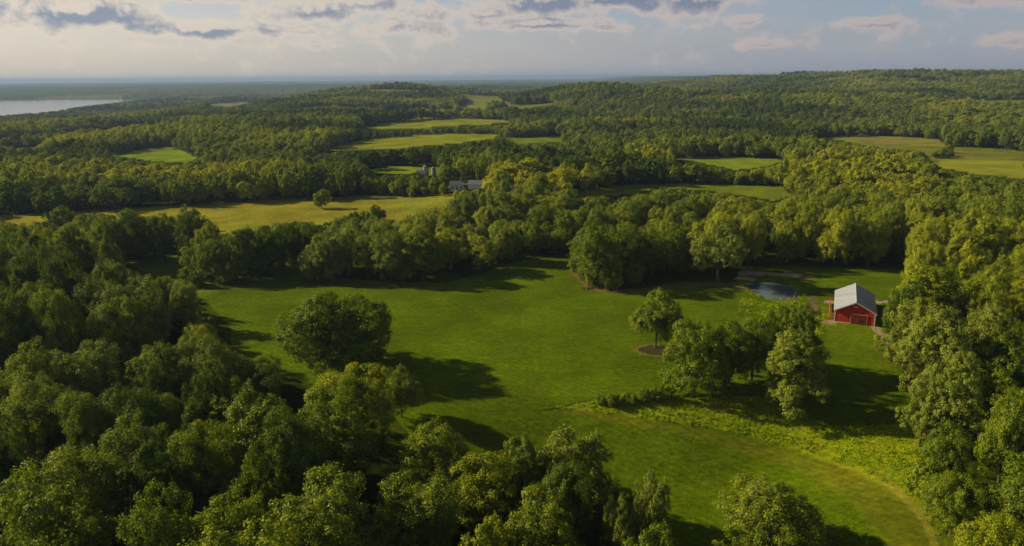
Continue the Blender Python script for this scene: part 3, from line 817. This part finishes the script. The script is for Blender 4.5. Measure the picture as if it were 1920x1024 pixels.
def fill():
    made = []
    bands = [(52, 330, 9.6), (330, 900, 9.4), (900, 1800, 11.5), (1800, 3000, 15), (3000, 3900, 18)]
    for d0, d1, s in bands:
        xs = np.arange(-d1*.95, d1*.95, s); ys = np.arange(d0*.4, d1, s)
        X, Y = np.meshgrid(xs, ys); X = X+(np.arange(len(ys)) % 2)[:, None]*s*.5
        X = X.ravel()+rng.uniform(-.33, .33, X.size)*s; Y = Y.ravel()+rng.uniform(-.33, .33, Y.size)*s
        D = np.hypot(X, Y); A = np.degrees(np.arctan2(X, Y))
        k = (D >= d0) & (D < d1) & (np.abs(A) < (50 if d1 < 400 else 40))
        X = X[k]; Y = Y[k]; D = D[k]; Z = height(X, Y)
        n = len(X)
        # patchiness: heights change slowly from stand to stand
        st = fbm(X, Y, 70 if d1 < 900 else 200, 12)
        if d1 <= 330: h = 9.5+10*st+rng.uniform(-3.5, 3.5, n); r = rng.uniform(4.2, 7.2, n)
        else:
            h = 6.0+12*st+rng.uniform(-3.5, 3.5, n); r = s*(.34+.62*rng.random(n)**1.3)
            h = h*(1+0.2*(s/9.4-1))
        tone = 0.42+(0.8 if d1 <= 330 else 1.7)*(fbm(X, Y, 60 if d1 <= 330 else 110, 14, 2)-.5)+rng.normal(0, .13, n)
        grey = np.clip((fbm(X, Y, 120, 15)-.5)*2.2+rng.normal(0, .15, n)+.12, 0, 1)
        cpx, cpy, _ = project(X, Y, Z+h*.7)
        for q, dt, dg, hf in STANDS:
            kq = pip(cpx, cpy, q); tone = tone+dt*kq; grey = np.clip(grey+dg*kq, 0, 1); h = np.where(kq, h*hf, h)
        bad = crown_hits(X, Y, Z, h, r, CLEAR)
        gp = project(X, Y, Z+h*.6); h = np.where(pip(gp[0], gp[1], GAP) & (D < 330), h*.55, h)
        # smaller trees may still fit at the edge of a clearing
        h2 = h*.6; r2 = r*.6; bad2 = crown_hits(X, Y, Z, h2, r2, CLEAR)
        sm = bad & ~bad2
        h = np.where(sm, h2, h); r = np.where(sm, r2, r); tone = np.where(sm, tone+.18, tone); bad = bad & ~sm
        bad |= pip(X, Y, LAKE) | (Z < LAKE_Z+.8) | glade(X, Y)
        if d1 <= 330:
            bad |= (D < 150) & crown_hits(X, Y, Z, h, r, [DOMEV])
            fpx, fpy, _ = project(X, Y, Z); bad |= pip(fpx, fpy, OPEN)
        for a, b, c in zip(hx, hy, hr): bad |= (np.hypot(X-a, Y-b) < c*.85+r*.35)
        # nothing grows right below the camera's foot of view except what shows
        px, py, w = project(X, Y, Z+h)
        if d1 <= 330:
            bad |= (py > 1200) | (w < 20)
            # lower right stays open
        for i in np.nonzero(~bad)[0]:
            made.append((X[i], Y[i], Z[i], h[i], r[i], tone[i], grey[i], D[i]))
    # low hedgerow trees that fit between neighbouring fields
    for d0, d1, s in [(150, 330, 5.0), (330, 700, 5.0), (700, 1500, 7.0)]:
        xs = np.arange(-d1*.8, d1*.8, s); ys = np.arange(d0*.6, d1, s); X, Y = np.meshgrid(xs, ys)
        X = X.ravel()+rng.uniform(-.4, .4, X.size)*s; Y = Y.ravel()+rng.uniform(-.4, .4, Y.size)*s
        D = np.hypot(X, Y); A = np.degrees(np.arctan2(X, Y)); k = (D >= d0) & (D < d1) & (np.abs(A) < 38); X = X[k]; Y = Y[k]; D = D[k]; Z = height(X, Y); n = len(X)
        big = crown_hits(X, Y, Z, np.full(n, 12.), np.full(n, 5.), CLEAR)
        h = rng.uniform(3.5, 7.5, n); r = h*.5; bad = crown_hits(X, Y, Z, h, r, CLEAR) | ~big | pip(X, Y, LAKE)
        ppx, ppy, _ = project(X, Y, Z+1); bad |= pip(ppx, ppy, OPEN)
        for a, b, c in zip(hx, hy, hr): bad |= (np.hypot(X-a, Y-b) < c*.8)
        for i in np.nonzero(~bad)[0]: made.append((X[i], Y[i], Z[i], h[i], r[i], .45+rng.normal(0, .15), 0.1, D[i]))
    return made


FILL = fill()
print('filled', len(FILL), 'heroes', len(TREES))

vis = []
for i, (x, y, z, h, r, tn, gy, D) in enumerate(FILL):
    px, py, w = project(x, y, z+h*.8)
    if D < 420 and -20 < px < 1940 and 100 < py < 1050: vis.append((r*h/float(w)**2, i))
vis.sort(reverse=True)
N_IND = 296-len([t for t in TREES if t['cat'] == 'tree'])
chosen = set(i for _, i in vis[:N_IND])
REST = []
for i, (x, y, z, h, r, tn, gy, D) in enumerate(FILL):
    if D < 300 or i in chosen:
        k = NEAR[int(rng.integers(len(NEAR)))]
        if h < 9: k = [K_ROUND, K_LUMP, K_SPIKE][int(rng.integers(3))]
        if h < 6.5 and i not in chosen: k = K_BUSH
    else: k = FARK[int(rng.integers(len(FARK)))]
    if i in chosen: add_tree(x, y, h, r, k, float(tn), float(gy))
    else: REST.append((x, y, z, h, r, k, tn, gy))


def ordinal(n):
    return ['first', 'second', 'third', 'fourth', 'fifth', 'sixth', 'seventh', 'eighth', 'ninth', 'tenth', 'eleventh', 'twelfth', 'thirteenth', 'fourteenth', 'fifteenth',
            'sixteenth', 'seventeenth', 'eighteenth', 'nineteenth', 'twentieth'][n]


def make_tree(t):
    k = KINDS[t['k']]
    root = empty(t['name'], (t['x'], t['y'], t['z']), t['rot'])
    sx = t['r']/k.R; sz = t['h']/k.H
    root.scale = (sx, sx, sz)
    c = link('crown' if t['cat'] == 'tree' else 'foliage', k.crown, root); c['tone'] = t['tone']; c['grey'] = t['grey']
    s = link('trunk' if t['cat'] == 'tree' else 'stem', k.trunk, root)
    if k.src is None: k.src = (c, s)
    tag(root, t['label'], t['cat'], t.get('group'))
    return root


ZONES = [('wood below the hay field', lambda x, y: x < 430 and y < 500),
         ('wood left of the meadow', lambda x, y: x < 520 and y < 660),
         ('wood in the bottom left corner', lambda x, y: y >= 800 and x < 960),
         ('wood below the great domed tree', lambda x, y: y >= 660 and x < 960),
         ('bottom edge of the picture', lambda x, y: y >= 800 and x < 1600),
         ('left half of the meadow belt', lambda x, y: x < 780),
         ('right half of the meadow belt', lambda x, y: x < 1090),
         ('wood behind the pond tree', lambda x, y: x < 1400),
         ('wood between pond and barn top', lambda x, y: x < 1660 and y < 520),
         ('high wood at far right', lambda x, y: y < 440),
         ('wood right of the barn', lambda x, y: y < 640),
         ('trees by the right edge', lambda x, y: True)]


def label_rest():
    zs = [[] for _ in ZONES]
    for t in TREES:
        if t['label'] is not None: continue
        q = project(t['x'], t['y'], t['z']+t['h']*.7); X, Y, W = (float(v) for v in q)
        for i, (nm, fn) in enumerate(ZONES):
            if fn(X, Y): zs[i].append((W, X, t)); break
    rows = ['nearest', 'second', 'third', 'fourth', 'fifth', 'sixth', 'seventh', 'eighth']
    for (nm, _), L in zip(ZONES, zs):
        if not L: continue
        L.sort(key=lambda e: e[0]); nr = max(1, math.ceil(len(L)/7)); per = math.ceil(len(L)/nr)
        for r_ in range(nr):
            row = sorted(L[r_*per:(r_+1)*per], key=lambda e: e[1])
            rn = rows[r_] if r_ < nr-1 or nr == 1 else 'farthest'
            for i, (_, _, t) in enumerate(row):
                lk = 'olive' if t['grey'] > .4 else 'yellow-green' if t['tone'] > .68 else 'dark green' if t['tone'] < .35 else 'green'
                pos = ordinal(i)+' from left' if len(row) > 1 else 'alone'
                t['label'] = f"{lk} {KINDS[t['k']].words} tree, {pos}, {rn} row, {nm}"
                t['group'] = 'trees of the '+nm if nm.startswith('wood') else 'trees of the woods'


label_rest()
for t in TREES: make_tree(t)
print('individual', len(TREES), 'rest', len(REST), 'missing src', [k.words for k in KINDS if k.src is None])


# ------------------------------------------------------------------ the rest of the forest as one object
def build_forest():
    P = np.array([(a[0], a[1], a[2]) for a in REST], np.float32); n = len(P)
    me = bpy.data.meshes.new('forest'); me.vertices.add(n); me.vertices.foreach_set('co', P.ravel())
    def attr(nm, ty, key, v):
        a = me.attributes.new(nm, ty, 'POINT'); a.data.foreach_set(key, v)
    attr('var', 'INT', 'value', np.array([a[5] for a in REST], np.int32))
    attr('tone', 'FLOAT', 'value', np.array([a[6] for a in REST], np.float32))
    attr('grey', 'FLOAT', 'value', np.array([a[7] for a in REST], np.float32))
    attr('rot', 'FLOAT_VECTOR', 'vector', np.array([(0, 0, v) for v in rng.uniform(0, 6.28, n)], np.float32).ravel())
    attr('size', 'FLOAT_VECTOR', 'vector', np.array([(a[4]/KINDS[a[5]].R, a[4]/KINDS[a[5]].R, a[3]/KINDS[a[5]].H) for a in REST], np.float32).ravel())
    o = link('forest', me); tag(o, 'distant woodland reaching to the horizon', 'forest', kind='stuff')
    g = bpy.data.node_groups.new('forest', 'GeometryNodeTree')
    g.interface.new_socket('Geometry', in_out='INPUT', socket_type='NodeSocketGeometry'); g.interface.new_socket('Geometry', in_out='OUTPUT', socket_type='NodeSocketGeometry')
    N = g.nodes; L = g.links
    gi = N.new('NodeGroupInput'); go = N.new('NodeGroupOutput'); jn = N.new('GeometryNodeJoinGeometry')
    def named(nm, ty):
        a = N.new('GeometryNodeInputNamedAttribute'); a.data_type = ty; a.inputs[0].default_value = nm; return a.outputs[0]
    va = named('var', 'INT'); ro = named('rot', 'FLOAT_VECTOR'); sz = named('size', 'FLOAT_VECTOR')
    for k in sorted(set(a[5] for a in REST)):
        cmp_ = N.new('FunctionNodeCompare'); cmp_.data_type = 'INT'; cmp_.operation = 'EQUAL'
        ins = [s for s in cmp_.inputs if s.type == 'INT' and s.enabled]
        L.new(va, ins[0]); ins[1].default_value = k
        sp = N.new('GeometryNodeSeparateGeometry'); sp.domain = 'POINT'; L.new(gi.outputs[0], sp.inputs[0]); L.new(cmp_.outputs[0], sp.inputs[1])
        j2 = N.new('GeometryNodeJoinGeometry')
        for ob in KINDS[k].src:
            oi = N.new('GeometryNodeObjectInfo'); oi.transform_space = 'ORIGINAL'; oi.inputs[0].default_value = ob; oi.inputs[1].default_value = False
            L.new(oi.outputs['Geometry'], j2.inputs[0])
        ip = N.new('GeometryNodeInstanceOnPoints'); L.new(sp.outputs[0], ip.inputs['Points']); L.new(j2.outputs[0], ip.inputs['Instance'])
        L.new(ro, ip.inputs['Rotation']); L.new(sz, ip.inputs['Scale'])
        L.new(ip.outputs[0], jn.inputs[0])
    L.new(jn.outputs[0], go.inputs[0])
    md = o.modifiers.new('forest', 'NODES'); md.node_group = g


build_forest()


# ------------------------------------------------------------------ the red barn
def mat_board(name, col, period, dark=0.6, rough=0.8):
    m, t = new_mat(name)
    out = t.n('ShaderNodeOutputMaterial'); p = t.n('ShaderNodeBsdfPrincipled'); t.l(p.outputs[0], out.inputs[0])
    tc = t.n('ShaderNodeTexCoord'); sp = t.n('ShaderNodeSeparateXYZ'); t.l(tc.outputs['Object'], sp.inputs[0])
    u = t.m('DIVIDE', t.m('ADD', sp.outputs[0], sp.outputs[1]), period)
    fr = t.m('FRACT', u); seam = t.ss(t.m('ABSOLUTE', t.m('SUBTRACT', fr, 0.5)), 0.38, 0.5, 1.0, dark)
    wn = t.n('ShaderNodeTexWhiteNoise', noise_dimensions='1D'); t.l(t.m('FLOOR', u), wn.inputs['W'])
    st = t.noise(t.comb(t.m('MULTIPLY', u, 3.0), 0.0, t.m('MULTIPLY', sp.outputs[2], 0.5)), 1.3, 5, 0.65)
    f = t.m('MULTIPLY', seam, t.m('ADD', 0.72, t.m('ADD', t.m('MULTIPLY', wn.outputs['Value'], 0.25), t.m('MULTIPLY', st, 0.4))))
    t.l(t.mix(1.0, (*col, 1), t.comb(f, f, f), 'MULTIPLY'), p.inputs['Base Color'])
    p.inputs['Roughness'].default_value = rough; p.inputs['Specular IOR Level'].default_value = 0.2
    return m


M_RED = mat_board('red_boards', (0.46, 0.036, 0.018), 0.30)
M_DOOR = mat_board('door_boards', (0.17, 0.035, 0.022), 0.22)
M_TRIM = mat_simple('cream_trim', (0.62, 0.50, 0.38), 0.7, 0.15, 3)
M_ROOF = mat_board('metal_roof', (0.35, 0.375, 0.44), 0.62, 0.80, 0.42)
M_STONE = mat_simple('stone_sill', (0.22, 0.19, 0.15), 0.9, 0.3, 3)


def build_barn():
    A = np.array(ground_at(1564, 603)); B = np.array(ground_at(1633, 610)); u = (B-A)[:2]; u /= np.linalg.norm(u)
    a = math.atan2(u[1], u[0])-R(5.0); W, L, HE, HR = 9.0, 17.5, 3.35, 5.75
    ax = np.array([math.cos(a), math.sin(a)]); ay = np.array([-ax[1], ax[0]])
    c = A[:2]+ax*W/2+ay*L/2
    b = empty('barn', (c[0], c[1], min(A[2], B[2])-0.05), a)
    tag(b, 'red timber barn with a pale metal gable roof and dark double doors', 'barn')
    w, l = W/2, L/2
    mb = MB()                                            # walls: one closed pentagonal prism
    fr = [(-w, -l, 0), (w, -l, 0), (w, -l, HE), (0, -l, HR), (-w, -l, HE)]; bk = [(x, l, z) for x, _, z in fr]
    mb.poly(fr); mb.poly(bk[::-1])
    for i in range(5):
        j = (i+1) % 5; mb.poly([fr[j], fr[i], bk[i], bk[j]])
    mb.build('wall', M_RED, b)
    ov, oe, th = 0.45, 0.4, 0.10                          # roof slopes with overhang
    k = (HR-HE)/w
    for s in (-1, 1):
        x1 = s*(w+oe); z1 = HE-k*oe+0.14
        p = [(0, -l-ov, HR+0.14), (x1, -l-ov, z1), (x1, l+ov, z1), (0, l+ov, HR+0.14)]
        if s > 0: pass
        else: p = p[::-1]
        rp = MB().slab(p, th)
        y = -l-ov+0.35
        while y < l+ov-.2:                                # standing seams
            q = [(s*0.15, y, HR+0.14-k*.15), (x1, y, z1), (x1, y+0.05, z1), (s*0.15, y+0.05, HR+0.14-k*.15)]
            q = [(X, Y, Z+0.045) for X, Y, Z in q]
            rp.slab(q if s > 0 else q[::-1], 0.043); y += 0.62
        rp.build('roof', M_ROOF, b)
    MB().slab([(-.22, -l-ov-.02, HR+.09), (.0, -l-ov-.02, HR+.21), (0, l+ov+.02, HR+.21), (-.22, l+ov+.02, HR+.09)][::-1], .02).slab([(.0, -l-ov-.02, HR+.21), (.22, -l-ov-.02, HR+.09), (.22, l+ov+.02, HR+.09), (0, l+ov+.02, HR+.21)], .02).build('ridge_cap', M_ROOF, b)
    for s in (-1, 1):
        MB().box(min(s*w, s*(w+.05))-.10, max(s*w, s*(w+.05))+.10, -l-.06, -l+.12, 0, HE-.02).build('corner_trim', M_TRIM, b)
        # barge board under the gable edge
        q = [(0, -l-ov-.03, HR+.03), (s*(w+oe), -l-ov-.03, HE-k*oe+.03), (s*(w+oe), -l-ov-.03, HE-k*oe-.15), (0, -l-ov-.03, HR-.15)]
        MB().slab(q if s < 0 else q[::-1], .03).build('barge_board', M_TRIM, b)
    x0 = -0.75
    for i, (xa, xb) in enumerate(((x0, x0+1.72), (x0+1.80, x0+3.5))):
        d = MB().box(xa, xb, -l-.09, -l-.03, .12, 2.35).build('door', M_DOOR, b)
        br = MB()
        for z in (.25, 1.2, 2.1): br.box(xa+.05, xb-.05, -l-.125, -l-.092, z, z+.14)
        br.build('brace', M_DOOR, d)
        MB().box(xb-.25 if i == 0 else xa+.12, xb-.17 if i == 0 else xa+.20, -l-.20, -l-.13, 1.0, 1.4).build('handle', M_STONE, d)
    f = MB().box(x0-.17, x0-.02, -l-.11, -l-.02, .1, 2.5).box(x0+3.52, x0+3.66, -l-.11, -l-.02, .1, 2.5).box(x0-.17, x0+3.66, -l-.13, -l-.02, 2.5, 2.64)
    f.build('door_frame', mat_simple('worn_frame', (0.42, 0.24, 0.16), 0.8, .3, 4), b)
    MB().box(-w-.03, x0-.2, -l-.10, -l-.01, 0, .22).build('sill', M_TRIM, b)
    v = MB(); v.box(-.42, -.06, -l-.05, -l-.01, 4.35, 4.62); v.box(.0, .36, -l-.05, -l-.01, 4.3, 4.7)
    v.build('gable_vent', M_TRIM, b)
    # faded red board pen along the left side
    p = empty('board_fence', (*(A[:2]-ax*0.0), A[2]), a); tag(p, 'faded red board pen against the left side of the barn', 'fence')
    M_P = mat_board('faded_boards', (0.52, 0.17, 0.12), 0.4)
    r_ = MB()
    for z in (.35, .85, 1.35): r_.box(-1.35, -1.30, 2.0, 15.5, z, z+.26); r_.box(-1.30, -.25, 1.95, 2.0, z, z+.26)
    r_.build('rail', M_P, p)
    for yy in (2.0, 5.3, 8.7, 12.1, 15.4): MB().box(-1.29, -1.13, yy-.08, yy+.08, -.2, 1.75).build('post', M_P, p)


build_barn()


def build_farm():
    M_CON = mat_simple('silo_concrete', (0.32, 0.30, 0.29), 0.8, .2, 1.5); M_DOME = mat_simple('silo_dome', (0.22, 0.22, 0.23), .6, .1, 2)
    M_WH = mat_simple('white_clapboard', (0.62, 0.64, 0.66), .7, .08, 3); M_GR = mat_simple('grey_roof', (0.10, 0.12, 0.15), .7, .2, 2)
    M_PK = mat_simple('weathered_wood', (0.30, 0.24, 0.20), .8, .25, 2); M_GL = mat_simple('window_glass', (0.03, 0.035, 0.045), .15, .1, 1, spec=.8)
    for px, h, r, lb in ((798, 6.8, 1.5, 'taller grey farm silo with a domed cap'), (813, 6.0, 1.2, 'shorter grey farm silo right of the taller one')):
        g = ground_at(px, 331); t = empty('silo', g); tag(t, lb, 'silo', 'silos of the farm')
        m = MB(); m.tube([(0, 0, -.5), (0, 0, h-1.2)], [r, r], 20); 
        for z in np.arange(.6, h-1.4, .8): m.tube([(0, 0, z), (0, 0, z+.1)], [r+.05, r+.05], 20, True)
        m.build('wall', M_CON, t)
        MB().tube([(0, 0, h-1.195), (0, 0, h-.7), (0, 0, h-.25), (0, 0, h)], [r+.06, r*.86, r*.55, .05], 20).build('dome', M_DOME, t, True)
        MB().box(r-.05, r+.45, -.35, .35, 0, h-1.3).build('chute', M_DOME, t)
    def house(px, py, W, L, HE, HR, rz, wm, rm, name, lb, cat, wins):
        g = ground_at(px, py); t = empty(name, g, rz); tag(t, lb, cat); w, l = W/2, L/2
        mb = MB(); fr = [(-w, -l, -.4), (w, -l, -.4), (w, -l, HE), (-w, -l, HE)]
        f2 = [(-w, -l, -.4), (-w, l, -.4), (-w, l, HE), (-w, 0, HR), (-w, -l, HE)]; f3 = [(w, y, z) for _, y, z in f2]
        mb.poly(fr); mb.poly([(x, -y, z) for x, y, z in fr][::-1]); mb.poly(f2[::-1]); mb.poly(f3); mb.build('wall', wm, t)
        k = (HR-HE)/l
        for s in (-1, 1):
            p = [(-w-.4, 0, HR+.12), (-w-.4, s*(l+.4), HE-k*.4+.12), (w+.4, s*(l+.4), HE-k*.4+.12), (w+.4, 0, HR+.12)]
            MB().slab(p if s < 0 else p[::-1], .1).build('roof', rm, t)
        for x, z in wins:
            f = MB().box(x-.5, x+.5, -l-.06, -l-.005, z, z+1.3).build('window', M_WH, t); MB().box(x-.4, x+.4, -l-.08, -l-.062, z+.1, z+1.2).build('pane', M_GL, f)
        if wins: MB().box(-.45, .45, -l-.05, -l-.005, 0, 2.1).build('door', M_GR, t)
        if cat == 'house': MB().box(w*.5, w*.5+.7, -.35, .35, HR-.4, HR+1.1).build('chimney', M_PK, t)
    house(857, 356, 6.8, 5, 3.0, 4.6, R(4), M_WH, M_GR, 'farmhouse', 'white farmhouse with a grey roof among the dark farm trees', 'house', [(-2.3, .9), (2.3, .9)])
    house(897, 352, 9.5, 6, 2.2, 3.8, R(-12), M_WH, M_GR, 'farm_shed', 'long low shed with a blue-grey roof right of the white farmhouse', 'shed', [])
    house(752, 353, 9.0, 6, 2.6, 4.6, R(8), M_PK, mat_simple('pinkish_roof', (0.36, 0.28, 0.25), .7, .2, 2), 'farm_shed', 'weathered low shed with a pinkish roof left of the silos', 'shed', [])
    house(790, 333, 5.0, 4, 2.6, 4.4, R(0), M_PK, M_GR, 'farm_shed', 'small weathered shed at the foot of the silos', 'shed', [])


build_farm()


# ------------------------------------------------------------------ grass tufts and weeds (nobody could count them)
def scatter(name, poly_px, n, hh, ww, mat, lab, cat, blades, tone, bbox, skip=None, grey=0.0):
    g = np.random.default_rng(len(name))
    x0, x1, y0, y1 = bbox
    X = g.uniform(x0, x1, n*6); Y = g.uniform(y0, y1, n*6); Z = height(X, Y); px, py, w = project(X, Y, Z)
    k = pip(px, py, poly_px) & (w > 1)
    if skip: 
        for q in skip: k &= ~pip(px, py, q)
    k &= fbm(X, Y, 7, 21) > g.uniform(.15, .62, len(X))
    k &= ~((np.hypot((px-1240)/46, (py-656)/10) < 1) | ((dist_path(px, py) < .9) & (px > 1020)))
    X = X[k][:n]; Y = Y[k][:n]; Z = Z[k][:n]; m = len(X)*blades
    P = np.repeat(np.stack([X, Y, Z], 1), blades, 0); P[:, :2] += g.normal(0, ww*.7, (m, 2))
    sc_ = np.repeat(g.uniform(.4, 1.2, len(X))*(.45+1.1*fbm(X, Y, 3.0, 23)), blades)[:, None]
    a = g.uniform(0, 6.28, m); t1 = np.stack([np.cos(a), np.sin(a), 0*a], 1)
    up = unit(np.stack([g.normal(0, .8, m)+.25, g.normal(0, .8, m), np.full(m, .6)], 1))
    H = hh*sc_*g.uniform(.6, 1.2, (m, 1)); W = ww*sc_
    v = np.stack([P-t1*W*.5, P+t1*W*.5, P+t1*W*.32+up*H, P-t1*W*.32+up*H], 1).reshape(-1, 3); v[:, 2] -= .03
    o = link(name, mesh_np(name, v, np.arange(m*4).reshape(-1, 4), mat)); tag(o, lab, cat, kind='stuff'); o['tone'] = tone; o['grey'] = grey


def mat_tuft(name, a, b):
    m, t = new_mat(name); out = t.n('ShaderNodeOutputMaterial'); ge = t.n('ShaderNodeNewGeometry')
    c = t.mix(t.noise(ge.outputs['Position'], 0.35, 3), a, b); c = t.mix(t.m('MULTIPLY', ge.outputs['Random Per Island'], 0.35), c, b)
    d = t.n('ShaderNodeBsdfDiffuse'); tr = t.n('ShaderNodeBsdfTranslucent'); t.l(c, d.inputs[0]); t.l(c, tr.inputs[0])
    mx = t.n('ShaderNodeMixShader'); mx.inputs[0].default_value = .5; t.l(d.outputs[0], mx.inputs[1]); t.l(tr.outputs[0], mx.inputs[2]); t.l(mx.outputs[0], out.inputs[0])
    return m


M_WEED = mat_tuft('weed_blades', (0.20, 0.32, 0.006), (0.42, 0.50, 0.012))
M_GRASS = mat_tuft('grass_blades', (0.12, 0.20, 0.004), (0.22, 0.28, 0.007))
scatter('rough_weeds', WEEDS, 14000, 0.34, 0.20, M_WEED, 'rough tall weeds and long grass below the hedge line', 'weeds', 9, 0.80, (0, 110, 60, 150))
scatter('meadow_grass', MAIN, 60000, 0.16, 0.16, M_GRASS, 'mown grass of the open meadow', 'grass', 3, 0.62, (-80, 115, 60, 235), [WEEDS, [(1385, 512), (1430, 514), (1510, 530), (1510, 560), (1470, 566), (1420, 558), (1385, 535)], [(1555, 535), (1640, 535), (1645, 612), (1555, 606)]])
scatter('bank_weeds', [(1390, 560), (1440, 568), (1500, 566), (1545, 590), (1540, 640), (1500, 600), (1380, 585)], 2500, 0.45, 0.25, M_WEED, 'bright weeds on the bank between pond and barn', 'weeds', 9, 0.80, (40, 100, 150, 215))


scatter('pond_reeds', [(1384, 516), (1430, 518), (1500, 526), (1518, 545), (1505, 562), (1460, 568), (1410, 556), (1384, 535)], 420, 0.7, 0.14, M_WEED, 'reeds and long grass round the edge of the pond', 'reeds', 6, .5, (50, 95, 170, 225),
        [[(1405, 526), (1440, 526), (1482, 533), (1494, 549), (1480, 559), (1450, 559), (1416, 549), (1402, 535)]])


# brushwood on the dry rim of the meadow
def brush():
    g = random.Random(4)
    for px, py, n, s, lb in ((1105, 541, 16, 2.4, 'heap of dead brushwood on the dry rim above the meadow'), (1162, 549, 9, 1.6, 'few fallen dead branches at the low point of the dry rim')):
        x, y, z = ground_at(px, py); t = empty('brush_pile', (x, y, z)); tag(t, lb, 'brushwood', 'heaps of dead branches')
        mb = MB()
        for i in range(n):
            a = g.uniform(-.6, .6)+(0 if g.random() < .7 else 1.6); L = g.uniform(.6, 1.3)*s; cx, cy, cz = g.uniform(-s, s), g.uniform(-s*.5, s*.5), g.uniform(.05, .5)
            dx, dy = math.cos(a)*L*.5, math.sin(a)*L*.5
            mb.tube([(cx-dx, cy-dy, cz-.1), (cx, cy, cz+g.uniform(0, .3)), (cx+dx, cy+dy, cz+g.uniform(0, .4))], [.12, .09, .03], 6)
        mb.build('branches', mat_simple('dead_wood', (0.17, 0.12, 0.08), .9, .4, 3), t)


brush()


# ------------------------------------------------------------------ haze
def build_haze():
    mb = MB(); mb.box(-27000, 27000, -27000, 27000, -45, 108)
    m, t = new_mat('haze'); out = t.n('ShaderNodeOutputMaterial'); v = t.n('ShaderNodeVolumePrincipled')
    v.inputs['Color'].default_value = (0.32, 0.46, 0.78, 1); v.inputs['Density'].default_value = HAZE; v.inputs['Anisotropy'].default_value = 0.15
    t.l(v.outputs[0], out.inputs['Volume'])
    o = mb.build('haze', m); tag(o, 'thin blue air over the far country', 'haze', kind='stuff')


HAZE = 1.0e-4
build_haze()
